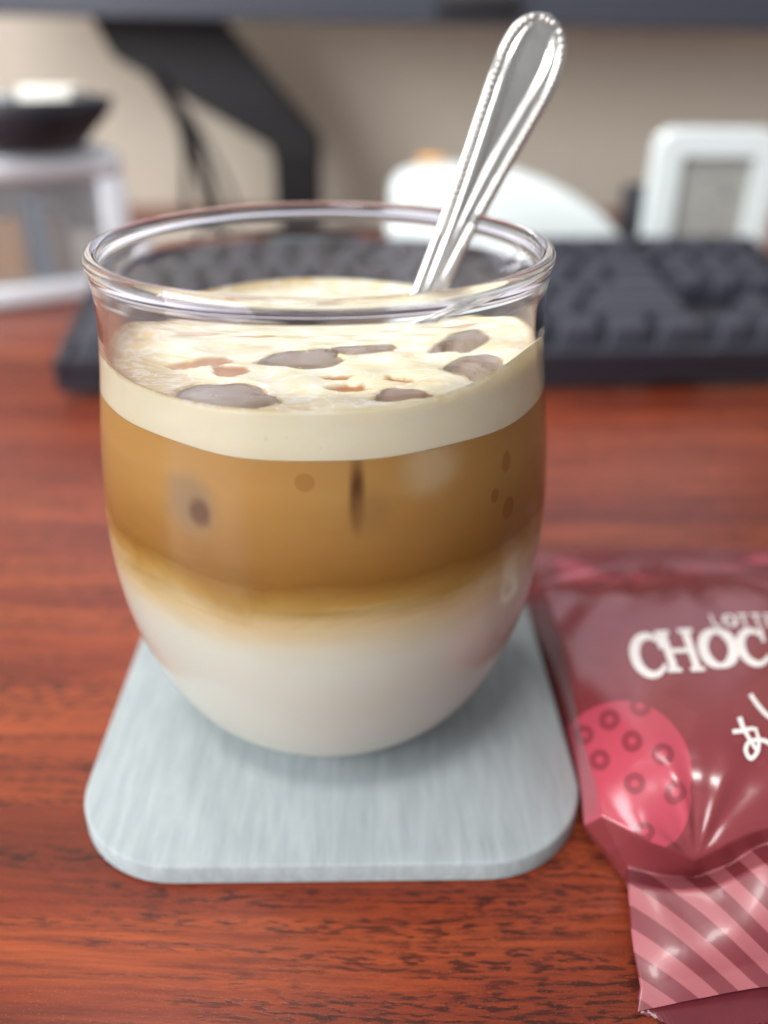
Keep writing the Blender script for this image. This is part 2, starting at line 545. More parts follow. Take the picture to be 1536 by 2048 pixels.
# openings in the foam: (x, y) about world, half axes, rotation, icy amount, depth
SURF = 88.3
OPEN = [
    (-14.0, 125.0, 8.0, 5.6, 0.10, 1.0, 2.2), (-2.8, 144.2, 6.8, 5.2, 0.25, 1.0, 2.0), (7.2, 150.0, 6.0, 2.7, 0.22, 0.8, 2.0),
    (26.0, 155.5, 4.0, 8.0, -0.45, 1.0, 2.6), (26.8, 140.6, 4.4, 5.6, -0.5, 0.8, 2.4),
    (-19.8, 141.4, 5.6, 2.0, 0.5, 0.2, 0.5), (-14.4, 137.2, 3.0, 3.2, 0.2, 0.0, 0.5), (14.0, 126.6, 4.2, 2.5, 0.12, 0.1, 1.6),
    (5.4, 130.6, 3.0, 1.6, 0.1, 0.1, 0.8), (3.4, 134.9, 2.4, 1.2, -0.05, 0.1, 0.6), (13.9, 133.6, 2.6, 1.1, -0.3, 0.1, 0.7),
    (-25.0, 163.0, 4.5, 3.0, 0.5, 0.1, 0.4), (-13.2, 162.6, 4.2, 1.4, 0.1, 0.1, 0.4), (26.5, 171.0, 3.6, 2.4, 0.3, 0.0, 0.4),
    (-0.2, 120.4, 0.55, 0.4, 0, 0.0, 0.3), (1.2, 123.6, 0.3, 0.25, 0, 0.0, 0.2),
]
SOFT = {11: 0.55, 12: 0.7, 13: 0.6}
def open_mask(i, x, y):
    cx, cy_, a, b, rot, icy, dep = OPEN[i]
    dx, dy = x - cx, y - cy_
    u = (dx * math.cos(rot) + dy * math.sin(rot)) / a
    v = (-dx * math.sin(rot) + dy * math.cos(rot)) / b
    ang = np.arctan2(v, u)
    d = (np.abs(u) ** 2.6 + np.abs(v) ** 2.6) ** (1 / 2.6)
    d = d * (1 + 0.10 * np.sin(3 * ang + i * 1.7) + 0.06 * np.sin(5 * ang + i) + 0.03 * np.sin(9 * ang + 2 * i))
    wd = min(0.22, 0.5 / min(a, b) + 0.06) if i not in SOFT else 0.6
    return sstep(1 + wd * 0.5, 1 - wd * 0.5, d) * SOFT.get(i, 1.0)

def surf_wave(x, y):
    return (0.28 * np.sin(x * 0.21 + 1.0) * np.cos(y * 0.17) + 0.14 * np.sin(x * 0.55 + y * 0.35) + 0.10 * np.cos(y * 0.62 - x * 0.2))

NR = 110
ths = np.linspace(0, 2 * math.pi, 260, endpoint=False)
V = [(0, 0, 0)]
for i in range(1, NR + 1):
    f = (i / NR) ** 0.85
    for th in ths: V.append((f, th, 0))
V = np.array(V)
rtop = rl(SURF)
X = V[:, 0] * rtop * np.cos(V[:, 1]) + GX
Y = V[:, 0] * rtop * np.sin(V[:, 1]) + GY
op = np.zeros(len(V)); icy = np.zeros(len(V)); dz = np.zeros(len(V))
for i in range(len(OPEN)):
    m = open_mask(i, X, Y) * sstep(rtop - 0.5, rtop - 2.2, np.hypot(X - GX, Y - GY))
    icy = np.maximum(icy, m * OPEN[i][5]); op = np.maximum(op, m)
    dz = np.maximum(dz, m * OPEN[i][6])
rr = np.hypot(X - GX, Y - GY)
edge = sstep(rtop - 2.6, rtop - 0.15, rr)
aa = np.arctan2(Y - GY, X - GX)
climb = 0.8 + 3.6 * np.exp(-((aa + math.radians(28)) / math.radians(24)) ** 2) + 0.5 * np.sin(aa * 4 + 0.4) * 0.5
Z = SURF + surf_wave(X, Y) * (1 - edge) - dz + climb * edge ** 3
thin = sstep(rtop - 16, rtop - 3.5, rr) * (0.5 + 0.5 * np.cos(aa - math.radians(188))) ** 1.5
thin = np.clip(thin + 0.8 * sstep(rtop - 4, rtop - 2, rr) * sstep(0.2, 0.9, np.sin(aa * 3 + 1.0)) * 0.5, 0, 1)
top = np.c_[X, Y, Z + TB]
n2 = 260
F = [[0, 1 + k, 1 + (k + 1) % n2] for k in range(n2)]
for i in range(NR - 1):
    a0 = 1 + i * n2
    for k in range(n2):
        k2 = (k + 1) % n2
        F.append([a0 + k, a0 + n2 + k, a0 + n2 + k2, a0 + k2])
# side of the foam band, sharing the rim loop of the top
base = len(top); extra = []
last = 1 + (NR - 1) * n2
prev = [last + k for k in range(n2)]
nb = 8
for s in range(1, nb + 1):
    cur = []
    for k, th in enumerate(ths):
        z1 = top[last + k, 2] - TB; z0 = foam_bottom(th)
        z = z1 + (z0 - z1) * s / nb
        cur.append(base + len(extra))
        extra.append((GX + rl(z) * math.cos(th), GY + rl(z) * math.sin(th), z + TB))
    for k in range(n2):
        k2 = (k + 1) % n2
        F.append([prev[k], cur[k], cur[k2], prev[k2]])
    prev = cur
allv = np.vstack([top, extra])
fo = mesh_obj('foam_layer', allv, F, M['foam'], latte)
for nm, arr in (('open', op), ('icy', icy), ('thin', thin), ('top', np.ones(len(top)))):
    at = fo.data.attributes.new(nm, 'FLOAT', 'POINT')
    at.data.foreach_set('value', np.r_[arr, np.zeros(len(extra))].astype(np.float32))

# ------------------------------------------------------------------ ice cubes floating in the openings
ICE = [
    (0, 'large oval wet ice cube floating by the front wall of the glass', 0.45, 14),
    (1, 'flat grey ice cube floating in the middle of the latte foam', 0.4, 13),
    (2, 'thin sliver of ice beside the flat grey cube in the foam', 0.3, 10),
    (3, 'tall ice cube rising from the foam below the spoon handle', 0.9, 16),
    (4, 'dark ice cube against the wall of the glass by the tall one', 0.7, 14),
    (7, 'small brown rounded ice piece half sunk at the foam edge', 0.5, 8),
]
for i, lab, hgt, dep in ICE:
    cx, cy_, a, b, rot, icyv, pit = OPEN[i]
    na, nr_ = 40, 9
    V = []
    rings = [(0.0, hgt), (0.35, hgt * 0.97), (0.6, hgt * 0.86), (0.8, hgt * 0.55), (0.93, hgt * 0.1), (0.99, -0.8), (0.96, -dep * 0.4), (0.85, -dep * 0.8), (0.5, -dep), (0.0, -dep)]
    F = []
    idx = []
    for f, z in rings:
        if f == 0:
            idx.append([len(V)]); V.append((cx, cy_, SURF + TB + z)); continue
        row = []
        for k in range(na):
            ang = 2 * math.pi * k / na
            q = 1.0 / ((abs(math.cos(ang)) ** 2.6 + abs(math.sin(ang)) ** 2.6) ** (1 / 2.6))
            q /= (1 + 0.10 * math.sin(3 * ang + i * 1.7) + 0.06 * math.sin(5 * ang + i) + 0.03 * math.sin(9 * ang + 2 * i))
            u, v = f * q * a * 1.02 * math.cos(ang), f * q * b * 1.02 * math.sin(ang)
            x = cx + u * math.cos(rot) - v * math.sin(rot)
            y = cy_ + u * math.sin(rot) + v * math.cos(rot)
            d = math.hypot(x - GX, y - GY)
            zz = SURF + z + 0.07 * math.sin(x * 0.9 + i) * math.cos(y * 1.1)
            lim = float(r_in(max(zz, 8))) - 0.25
            if d > lim: x, y = GX + (x - GX) * lim / d, GY + (y - GY) * lim / d
            row.append(len(V)); V.append((x, y, TB + zz))
        idx.append(row)
    for A, B in zip(idx[:-1], idx[1:]):
        for k in range(na):
            k2 = (k + 1) % na
            if len(A) == 1: F.append([A[0], B[k], B[k2]])
            elif len(B) == 1: F.append([A[k], B[0], A[k2]])
            else: F.append([A[k], B[k], B[k2], A[k2]])
    tag(mesh_obj('ice_cube', V, F, M['ice']), lab, 'ice cube', 'ice cubes floating in the latte')

# ------------------------------------------------------------------ teaspoon leaning on the rim
spoon = thing('teaspoon', 'stainless steel teaspoon with beaded handle edge leaning on the glass rim', 'spoon', (0, 0, 0))
P_ent = np.array([19.3, 179.6, 93.4]); P_top = np.array([43.4, 193.2, 147.0])
ax = P_top - P_ent; AL = np.linalg.norm(ax); ax /= AL
face = np.array([0.10, -1.0, 0.25]); face -= ax * face.dot(ax); face /= np.linalg.norm(face)
side = np.cross(ax, face); side /= np.linalg.norm(side)
if side[0] < 0: side = -side
# stations along the axis measured from the top end (0) downwards
st_s = np.array([0, .25, .8, 1.6, 2.8, 4.5, 7, 10.5, 15, 21, 28, 36, 45, 56, 68, 80, 95])
st_w = np.array([.15, 1.4, 2.6, 3.6, 4.6, 5.45, 6.1, 6.35, 6.15, 5.6, 4.9, 4.2, 3.55, 3.0, 2.5, 2.1, 1.9])
def hw(s): return np.interp(s, st_s, st_w) * 1.08
def bend(s): return 2.2 * sstep(16, 0, s) ** 1.3
ss = np.unique(np.r_[np.linspace(0, 1, 9) ** 2 * 8, np.linspace(8, 95, 88)])
cu = np.linspace(-1, 1, 41)
def relief(s, c):
    w_ = hw(s)
    d = (1 - np.abs(c)) * w_                       # mm from the edge
    endd = np.minimum(d, s)                        # also from the tip
    crown = 0.55 * np.sqrt(np.clip(1 - c * c, 0, 1)) + 0.25
    border = -0.5 * np.exp(-((endd - 2.1) / 0.26) ** 2)
    pw = np.clip(1.0 - s / 62.0, 0.0, 1.0) * np.clip((w_ - 2.4), 0, 9)
    panel = -0.8 * sstep(0.0, 1.3, np.clip(pw - np.abs(c) * w_, 0, 9)) * sstep(2.8, 4.5, s)
    lip = 0.18 * np.exp(-((endd - 0.55) / 0.5) ** 2)
    return crown + border * sstep(66, 40, s) + panel + lip
V = []
for s in ss:
    o = P_top - ax * s - face * bend(s)
    for c in cu: V.append(o + side * (c * hw(s)) + face * (relief(s, c)))
    for c in cu[::-1]: V.append(o + side * (c * hw(s)) - face * (0.12 + 0.75 * math.sqrt(max(0, 1 - c * c))))
ring = 2 * len(cu)
F = []
for i in range(len(ss) - 1):
    for k in range(ring):
        k2 = (k + 1) % ring
        F.append([i * ring + k, (i + 1) * ring + k, (i + 1) * ring + k2, i * ring + k2])
F.append(list(range(ring))); F.append([(len(ss) - 1) * ring + k for k in range(ring)][::-1])
hd = mesh_obj('handle', V, F, M['steel'], spoon)
# beading along the border groove of the handle
bs = bmesh.new()
bmesh.ops.create_icosphere(bs, subdivisions=2, radius=0.52)
bv = np.array([v.co[:] for v in bs.verts]); bf = [[v.index for v in f.verts] for f in bs.faces]; bs.free()
V, F = [], []
path = []
for sg in (-1, 1):
    s = 2.0
    while s < 46:
        w_ = float(hw(s)); c = sg * (1 - 1.15 / w_)
        if abs(c) < 1: path.append((s, c))
        s += 1.22
for sx in np.linspace(-0.75, 0.75, 3): path.append((1.25, sx * 0.45))
for s, c in path:
    p = P_top - ax * s - face * bend(s) + side * (c * hw(s)) + face * (relief(s, c) + 0.16)
    F += [[len(V) + q for q in f] for f in bf]
    V += [p + b for b in bv]
tag(mesh_obj('beaded_edge', V, F, M['steel'], hd), kind='stuff')
# bowl of the spoon, under the coffee
V, F = [], []
c_end = P_top - ax * 94.0
nb_, mb_ = 18, 28
for lay in (0, 1):
    for i in range(nb_ + 1):
        t = i / nb_
        l = 40 * t
        wv_ = 1.9 + 9.2 * math.sin(math.pi * min(1, t * 0.97 + 0.03)) ** 0.75 * (0.85 + 0.3 * t) if t < 1 else 0.3
        for k in range(mb_ + 1):
            c = -1 + 2 * k / mb_
            dep_ = 5.5 * math.sin(math.pi * t) * (1 - c * c)
            V.append(c_end - ax * l * 0.86 + side * c * wv_ * 0.95 - face * (dep_ + lay * 0.8))
n0 = (nb_ + 1) * (mb_ + 1)
F = grid_faces(nb_ + 1, mb_ + 1) + [f[::-1] for f in grid_faces(nb_ + 1, mb_ + 1, n0)]
mesh_obj('bowl', V, F, M['steel'], spoon)

# ------------------------------------------------------------------ snack packet: folded printed film, a creased cage smoothed by subdivision
# each cage point is (x, y, z) on the desk in millimetres and (u, v) on the printed film; rows run from the far seal to the near flap
PK = [
    [(56.4, 227.5, 2, 105.2, 111.2), (56.8, 226.5, 3, 105.6, 111), (60.7, 224.3, 5, 108.5, 110.7), (76.1, 222.5, 7, 119, 110.4), (94.3, 222.7, 7.5, 131, 110.3), (112.3, 222.5, 8, 143, 110.3), (128.6, 223.1, 8, 153.6, 110.3)],
    [(54.1, 212.6, 2, 105, 116.5), (53.9, 209.4, 5, 105.4, 116), (58, 204.7, 9, 109, 115.5), (73.1, 203.5, 11, 120, 115), (89.8, 203.4, 12, 132, 114.7), (105.4, 203.9, 12, 143, 114.7), (120.5, 204.5, 12, 153.6, 114.7)],
    [(52.3, 193.6, 0.5, 105.5, 125), (52.3, 192.2, 9, 106.2, 120.5), (55.3, 191, 14, 109, 118), (66.2, 175.1, 22, 120.5, 120), (80.9, 176, 24, 132.5, 118.5), (94.4, 176.5, 25, 143.5, 117.8), (106.8, 176.8, 25.5, 153.6, 117.5)],
    [(53.9, 182.5, 0.5, 107.8, 130), (53.6, 181.2, 4, 108, 128.5), (55.2, 153.4, 19, 114.5, 133), (63.3, 153.2, 25, 122.5, 129), (75.3, 155.5, 27, 133, 126.5), (86.9, 157.1, 27.5, 143, 125.5), (98.9, 157.8, 28, 153.6, 125)],
    [(54.9, 162.8, 0.5, 111, 140), (55.3, 155.4, 7, 113, 140), (53.6, 141.2, 18, 115, 141), (60.2, 136.2, 24, 123, 140), (69.9, 136, 27, 133, 138), (80.3, 137.5, 28, 143, 136.5), (91.6, 138.6, 28, 153.6, 136)],
    [(55.3, 144.3, 0.5, 114, 151), (54.7, 138.5, 7, 115.2, 150.5), (53.5, 129, 17, 117, 150), (58.3, 123, 23, 124, 150), (66.4, 122.7, 26, 133, 148), (76.3, 124.7, 27, 143, 146), (86.8, 125.8, 27.5, 153.6, 145)],
    [(55.3, 131.2, 0.5, 116.3, 160), (54.1, 126.7, 6, 116.6, 159.5), (54.1, 118.4, 17, 119.8, 158), (58.2, 114.5, 20, 125.5, 159), (65.8, 113.7, 23, 134.5, 157.5), (73.4, 114.4, 25, 143, 155.5), (83, 114.9, 26, 153.6, 154.5)],
    [(54.4, 121.7, 0.5, 117.2, 167.2), (52, 116.8, 9, 116.8, 165.2), (54, 113.5, 15, 120.5, 163.6), (61.7, 108.1, 14, 130, 169.2), (70.1, 106.9, 11, 139, 172.7), (74.9, 107.1, 14.5, 145, 170), (82.2, 108.5, 19, 153.6, 165.5)],
    [(59.4, 111.1, 0.5, 124.5, 176.2), (59.4, 110.5, 3, 125, 175), (59.5, 109.4, 5.5, 125.8, 174.2), (64.9, 107.5, 6, 132.2, 175.7), (71.5, 107.8, 5, 139, 176.3), (77.7, 107.8, 9, 146.5, 173.5), (83.4, 109.1, 15, 153.6, 168)],
    [(59.2, 104.3, 3.4, 125, 177.2), (57.5, 103.8, 8, 125.4, 177.2), (57.7, 103.8, 8.5, 125.8, 177.2), (62.9, 101.7, 10, 132.5, 178.2), (68.7, 100.7, 10.5, 139.5, 179), (75, 101.2, 13, 147, 176.8), (80.4, 102.6, 17, 153.6, 172.5)],
    [(58, 94.8, 2.2, 125.8, 189), (56.3, 94.3, 5, 126.2, 189), (56.5, 94.3, 5.5, 126.6, 189), (61.3, 92.4, 7, 133, 190), (66.9, 91.9, 8, 140, 190), (72.8, 92.8, 9.5, 147, 188), (78.3, 93.8, 11.5, 153.6, 185.5)],
    [(58.3, 88.6, 1.3, 127.5, 197.5), (56.6, 88.1, 2.7, 127.9, 197.5), (56.8, 88.1, 3.2, 128.3, 197.5), (61.2, 88.6, 4, 133.5, 196.5), (66.6, 88.8, 4.5, 140, 196), (72.6, 89.6, 5.5, 147, 194.5), (78.4, 90.9, 6.5, 153.6, 192.5)],
    [(57.1, 85.3, 0.5, 126.6, 202.8), (55.4, 84.8, 0.7, 127, 202.8), (55.6, 84.8, 1.2, 127.4, 202.8), (60.7, 85.5, 2, 133.5, 201.5), (66.2, 86.3, 2.6, 140, 200.3), (72.1, 87, 3.4, 147, 199), (77.7, 87.7, 4.2, 153.6, 197.8)],
]

for row in PK:                                   # the right-hand half of the packet
    x6, y6, z6, u6, v6 = row[6]
    for dx, dz_, du in ((16, 0.98, 16), (33, 0.86, 33), (42, 0.45, 42), (41, 0.0, 46)):
        row.append((x6 + dx, y6 + 0.3 * math.sin(dx * 0.2), max(0.5, z6 * dz_), u6 + du, v6))
NRW, NCL = len(PK), len(PK[0])
V = [(p[0], p[1], p[2]) for row in PK for p in row]
F = []
for r in range(NRW - 1):
    for c in range(NCL - 1):
        F.append([r * NCL + c, (r + 1) * NCL + c, (r + 1) * NCL + c + 1, r * NCL + c + 1])
    F.append([r * NCL, r * NCL + NCL - 1, (r + 1) * NCL + NCL - 1, (r + 1) * NCL])
cage = bpy.data.meshes.new('wrapper_cage')
cage.from_pydata((np.array(V) * MM).tolist(), [], F)
cage.update()
uv1 = cage.uv_layers.new(name='film'); uv2 = cage.uv_layers.new(name='rows')
for lp in cage.loops:
    r, c = divmod(lp.vertex_index, NCL)
    uv1.data[lp.index].uv = (PK[r][c][3] / 100.0, PK[r][c][4] / 100.0)
    uv2.data[lp.index].uv = (r / 10.0, c / 10.0)
cr = cage.attributes.new('crease_edge', 'FLOAT', 'EDGE')
def crease_of(a, b):
    (ra, ca), (rb, cb) = divmod(a, NCL), divmod(b, NCL)
    if ra > rb or (ra == rb and ca > cb): ra, ca, rb, cb = rb, cb, ra, ca
    if ca == cb + NCL - 1 or cb == ca + NCL - 1: return 1.0
    if ra == rb:                                  # along a row
        return {0: 0.8, 1: 0.55, 2: 0.55, 7: 0.95, 8: 0.92, 9: 0.6, 11: 0.5, 12: 1.0}.get(ra, 0.0) * (1.0 if ra != 2 or ca < 4 else 0.5)
    if ca == 0 or ca == NCL - 1: return 0.9
    if ca in (1, 2) and ra >= 7: return 0.9
    if ca == 2 and 2 <= ra <= 6: return 0.62 if ra in (2, 6) else 0.5
    if ca == 1: return 0.6
    if ca == 4 and ra in (6, 7): return 0.75
    if ca == 3 and ra in (6, 7): return 0.35
    if ca == 5 and ra in (6, 7): return 0.45
    return 0.0
for e in cage.edges: cr.data[e.index].value = crease_of(*e.vertices)
tmp = bpy.data.objects.new('cage_tmp', cage); COL.objects.link(tmp)
md = tmp.modifiers.new('s', 'SUBSURF'); md.levels = 5; md.render_levels = 5
dg = bpy.context.evaluated_depsgraph_get()
film_me = bpy.data.meshes.new_from_object(tmp.evaluated_get(dg), preserve_all_data_layers=True, depsgraph=dg)
bpy.data.objects.remove(tmp)
film_me.name = 'wrapper'
# fine tension wrinkles: pleats radiating from the pinched near edge and along the far seal
nvt = len(film_me.vertices)
pos = np.zeros(nvt * 3, np.float32); film_me.vertices.foreach_get('co', pos); pos = pos.reshape(-1, 3).astype(float) / MM
li = np.zeros(len(film_me.loops), int); film_me.loops.foreach_get('vertex_index', li)
fu_ = np.zeros(len(li) * 2, np.float32); film_me.uv_layers['film'].data.foreach_get('uv', fu_); fu_ = fu_.reshape(-1, 2)
ru_ = np.zeros(len(li) * 2, np.float32); film_me.uv_layers['rows'].data.foreach_get('uv', ru_); ru_ = ru_.reshape(-1, 2)
per = len(film_me.polygons) // ((NRW - 1) * NCL)        # faces grown from each cage face, in order
def is_under(poly): return (poly // per) % NCL == NCL - 1
lpoly = np.zeros(len(li), int)
ls_ = np.zeros(len(film_me.polygons), int); film_me.polygons.foreach_get('loop_start', ls_)
lpoly[ls_[1:]] = 1; lpoly = np.cumsum(lpoly)
up_ = ~is_under(lpoly)
FU = np.zeros((nvt, 2)); FU[li] = fu_ * 100.0; FU[li[up_]] = fu_[up_] * 100.0
RU = np.zeros((nvt, 2)); RU[li] = ru_ * 10.0; RU[li[up_]] = ru_[up_] * 10.0
dx_, dy_ = pos[:, 0] - 70.2, pos[:, 1] - 106.5
ang = np.arctan2(dy_, dx_); rad = np.hypot(dx_, dy_)
topm = sstep(1.2, 2.2, RU[:, 1]) * (RU[:, 1] < 9)
w1 = (np.sin(ang * 7.0 + 0.6) * 0.6 + np.sin(ang * 13 + 2) * 0.25) * np.exp(-rad / 14.0) * sstep(0.5, 5, rad) * (RU[:, 0] < 7.05) * sstep(3.5, 5.5, RU[:, 0])
dx2, dy2 = pos[:, 0] - 92, pos[:, 1] - 214
a2 = np.arctan2(dy2, dx2); w2 = (np.sin(a2 * 17) * 0.55 + np.sin(a2 * 29 + 1) * 0.25) * sstep(3.4, 1.6, RU[:, 0]) * sstep(0.3, 1.2, RU[:, 0])
w3 = 0.35 * np.sin((FU[:, 0] * 0.8 - FU[:, 1] * 0.55) * 0.55) * sstep(8.2, 9.5, RU[:, 0]) * sstep(12.2, 10.5, RU[:, 0])
w4 = 0.25 * np.sin(FU[:, 0] * 0.32 + FU[:, 1] * 0.21) * sstep(2.5, 4, RU[:, 0]) * (RU[:, 0] < 6.9) + 0.05 * np.sin(FU[:, 0] * 0.7 - FU[:, 1] * 0.5)
under_v = np.zeros(nvt, bool); under_v[li[~up_]] = True; under_v[li[up_]] = False
pos[:, 2] += np.where(under_v, 0, (w1 * 1.0 + w2 * 0.8 + w3 * 0.4 + w4 * 0.5) * topm)
pos[:, 2] = np.maximum(pos[:, 2], 0.3)
film_me.vertices.foreach_set('co', (pos * MM).astype(np.float32).ravel())
film_me.update()
film_me.polygons.foreach_set('use_smooth', [True] * len(film_me.polygons))
# print lookup: flat film coordinates -> point on the film
from mathutils.bvhtree import BVHTree
tri_v, tri_f = [], []
film_me.calc_loop_triangles()
for t in film_me.loop_triangles:
    rr3 = RU[list(t.vertices)]
    if is_under(t.polygon_index): continue
    if rr3[:, 1].min() < 1.5 or rr3[:, 1].max() > 9: continue
    tri_f.append(tuple(t.vertices))
flat = [Vector((a, b, 0)) for a, b in FU]
bvh = BVHTree.FromPolygons(flat, tri_f)
def pk_surface(u, v, off=0.12):
    hit = bvh.find_nearest(Vector((u, v, 0)))
    ia, ib, ic = tri_f[hit[2]]
    a, b, c = FU[ia], FU[ib], FU[ic]
    T = np.array([[b[0] - a[0], c[0] - a[0]], [b[1] - a[1], c[1] - a[1]]])
    try: s_, t_ = np.linalg.solve(T, np.array([hit[0][0] - a[0], hit[0][1] - a[1]]))
    except Exception: s_ = t_ = 0.33
    A, B, C_ = pos[ia], pos[ib], pos[ic]
    n = np.cross(B - A, C_ - A); n /= np.linalg.norm(n) + 1e-12
    if n[2] < 0: n = -n
    return A + (B - A) * s_ + (C_ - A) * t_ + n * off

# printed film material; the film UV is in tenths of a metre of flat print
w = NT('printed_film')
def uvn(name):
    nd = w.n('ShaderNodeUVMap'); nd.uv_map = name
    return nd.outputs[0]
UVF, UVR = uvn('film'), uvn('rows')
sp = w.n('ShaderNodeSeparateXYZ'); w.link(UVF, sp.inputs[0])
pu = w.math('MULTIPLY', sp.outputs[0], 100.0); pv = w.math('MULTIPLY', sp.outputs[1], 100.0)
sr_ = w.n('ShaderNodeSeparateXYZ'); w.link(UVR, sr_.inputs[0])
prow = w.math('MULTIPLY', sr_.outputs[0], 10.0)
base_c = srgb(112, 44, 49)
sw = w.noise(w.scale(UVF, (3.2, 4.0, 1)), 1.0, 2, 0.5, 1.8)
body = w.mix(w.maprange(sw, 0.50, 0.53, 0, 0.35, True), base_c, srgb(124, 56, 58))
def disc(cx, cy_):
    return w.math('SQRT', w.math('ADD', w.math('POWER', w.math('ABSOLUTE', w.math('SUBTRACT', pu, cx)), 2.0), w.math('POWER', w.math('ABSOLUTE', w.math('SUBTRACT', pv, cy_)), 2.0)))
# berry shape: two overlapping discs
m_st = w.math('MAXIMUM', w.maprange(disc(124.6, 155.0), 14.3, 13.8, 0, 1, True), w.maprange(disc(126.5, 160.5), 12.2, 11.7, 0, 1, True))
straw = srgb(160, 61, 75)
for rx, ry, rr_ in ((122.3, 144.7, 1.9), (128.5, 142.0, 2.0), (126.8, 149.0, 1.9), (132.9, 151.6, 2.1), (120.3, 152.6, 1.9), (127.3, 157.1, 2.0), (135.3, 159.4, 2.1), (129.0, 167.2, 1.9), (117.2, 147.5, 1.8)):
    k = w.maprange(w.math('ABSOLUTE', w.math('SUBTRACT', disc(rx, ry), rr_ * 0.75)), 0.95, 0.45, 0, 0.78, True)
    straw = w.mix(k, straw, srgb(112, 40, 50))
body = w.mix(w.math('MULTIPLY', m_st, w.maprange(prow, 7.03, 7.0, 0, 1)), body, straw)
# curved stripes on the near flap
xx = w.math('SUBTRACT', pu, 126.3)
sd = w.math('SUBTRACT', w.math('SUBTRACT', pv, w.math('MULTIPLY', xx, 0.62)), w.math('MULTIPLY', w.math('POWER', w.math('ABSOLUTE', xx), 2.0), 0.0085))
ph = w.math('PINGPONG', w.math('ADD', sd, -179.6 + 440.0), 4.4)
stripe = w.maprange(ph, 2.35, 2.05, 0, 1)
fin_c = w.mix(stripe, srgb(106, 40, 48), srgb(144, 78, 84))
col = w.mix(w.maprange(prow, 7.985, 8.0, 0, 1), body, fin_c)
far = w.math('MULTIPLY', w.maprange(prow, 1.7, 1.2, 0, 1, True), w.maprange(w.noise(w.scale(UVF, (5, 22, 1)), 1.0, 2), 0.5, 0.58, 0, 0.75, True))
col = w.mix(far, col, srgb(178, 78, 92))
w.set(Base_Color=col, Roughness=w.maprange(prow, 7.9, 8.1, 0.25, 0.40))
w.b.inputs['Specular IOR Level'].default_value = 0.6
w.b.inputs['Coat Weight'].default_value = 0.15
w.b.inputs['Coat Roughness'].default_value = 0.12
wr = w.noise(w.scale(UVF, (8, 8, 1)), 1.0, 3, 0.5, 0.8)
w.bump(wr, 0.10, 0.0014)
M['film'] = w.m
w = NT('white_ink')
nz = w.noise(w.obj(), 600.0, 2, 0.5)
w.set(Base_Color=w.ramp(nz, [(0.3, srgb(204, 197, 194)), (0.7, srgb(216, 211, 207))]), Roughness=0.3)
M['ink'] = w.m

packet = thing('snack_packet', 'shiny maroon and pink printed snack packet lying beside the coaster', 'snack packet', (-1.3, 0, 0))
film_me.materials.append(M['film'])
wrap = bpy.data.objects.new('wrapper', film_me); COL.objects.link(wrap); wrap.parent = packet

# ---- lettering: each letter is a set of ink strokes laid on the film
def stroke_quads(pts, widths, n=10):
    P = catmull(np.array(pts, float), n) if len(pts) > 2 else np.array([np.array(pts[0]) + (np.array(pts[1]) - np.array(pts[0])) * t for t in np.linspace(0, 1, n)])
    Wd = np.interp(np.linspace(0, 1, len(P)), np.linspace(0, 1, len(widths)), widths)
    T = np.gradient(P, axis=0); T /= np.linalg.norm(T, axis=1, keepdims=True) + 1e-9
    N = np.c_[-T[:, 1], T[:, 0]]
    return P, N, Wd
def draw(name, strokes, origin, sx, sy, parent):
    # sx, sy: film vectors of one letter width and one letter height
    V, F = [], []
    for q, (pts, wd) in enumerate(strokes):
        P, N, Wd = stroke_quads(pts, wd)
        b0 = len(V)
        for p, n, ww in zip(P, N, Wd):
            for s in (-0.5, -0.17, 0.17, 0.5):
                x, y = p + n * ww * s
                V.append(pk_surface(origin[0] + x * sx[0] + y * sy[0], origin[1] + x * sx[1] + y * sy[1], 0.14 + 0.02 * q))
        for i in range(len(P) - 1):
            for k in range(3):
                F.append([b0 + i * 4 + k, b0 + i * 4 + k + 1, b0 + (i + 1) * 4 + k + 1, b0 + (i + 1) * 4 + k])
    return mesh_obj(name, V, F, M['ink'], parent)
def arc(cx, cy_, rx, ry, a0, a1, n=14): return [(cx + rx * math.cos(math.radians(a)), cy_ + ry * math.sin(math.radians(a))) for a in np.linspace(a0, a1, n)]
G_C = [(arc(.50, .5, .36, .42, 42, 318), [.10, .14, .20, .24, .24, .20, .14, .10]), ([(.80, .98), (.79, .62)], [.09, .09]), ([(.82, .30), (.76, .16)], [.06, .10])]
G_O = [(arc(.50, .5, .37, .42, 90, 450, 22), [.12, .24, .25, .24, .12, .24, .25, .24, .12])]
G_H = [([(.18, .04), (.18, .96)], [.22, .22]), ([(.82, .04), (.82, .96)], [.22, .22]), ([(.2, .5), (.8, .5)], [.11, .11]),
       ([(-.02, .05), (.38, .05)], [.10, .10]), ([(-.02, .95), (.38, .95)], [.10, .10]), ([(.62, .05), (1.02, .05)], [.10, .10]), ([(.62, .95), (1.02, .95)], [.10, .10])]
G_L = [([(.1, 1), (.1, 0)], [.2, .2]), ([(.02, .08), (.7, .08)], [.17, .17])]
G_T = [([(.4, 1), (.4, 0)], [.2, .2]), ([(.0, .92), (.8, .92)], [.17, .17])]
G_E = [([(.1, 1), (.1, 0)], [.2, .2]), ([(.02, .08), (.7, .08)], [.16, .16]), ([(.02, .5), (.6, .5)], [.15, .15]), ([(.02, .92), (.7, .92)], [.16, .16])]
letters = bpy.data.objects.new('lettering', None); COL.objects.link(letters); letters.parent = packet
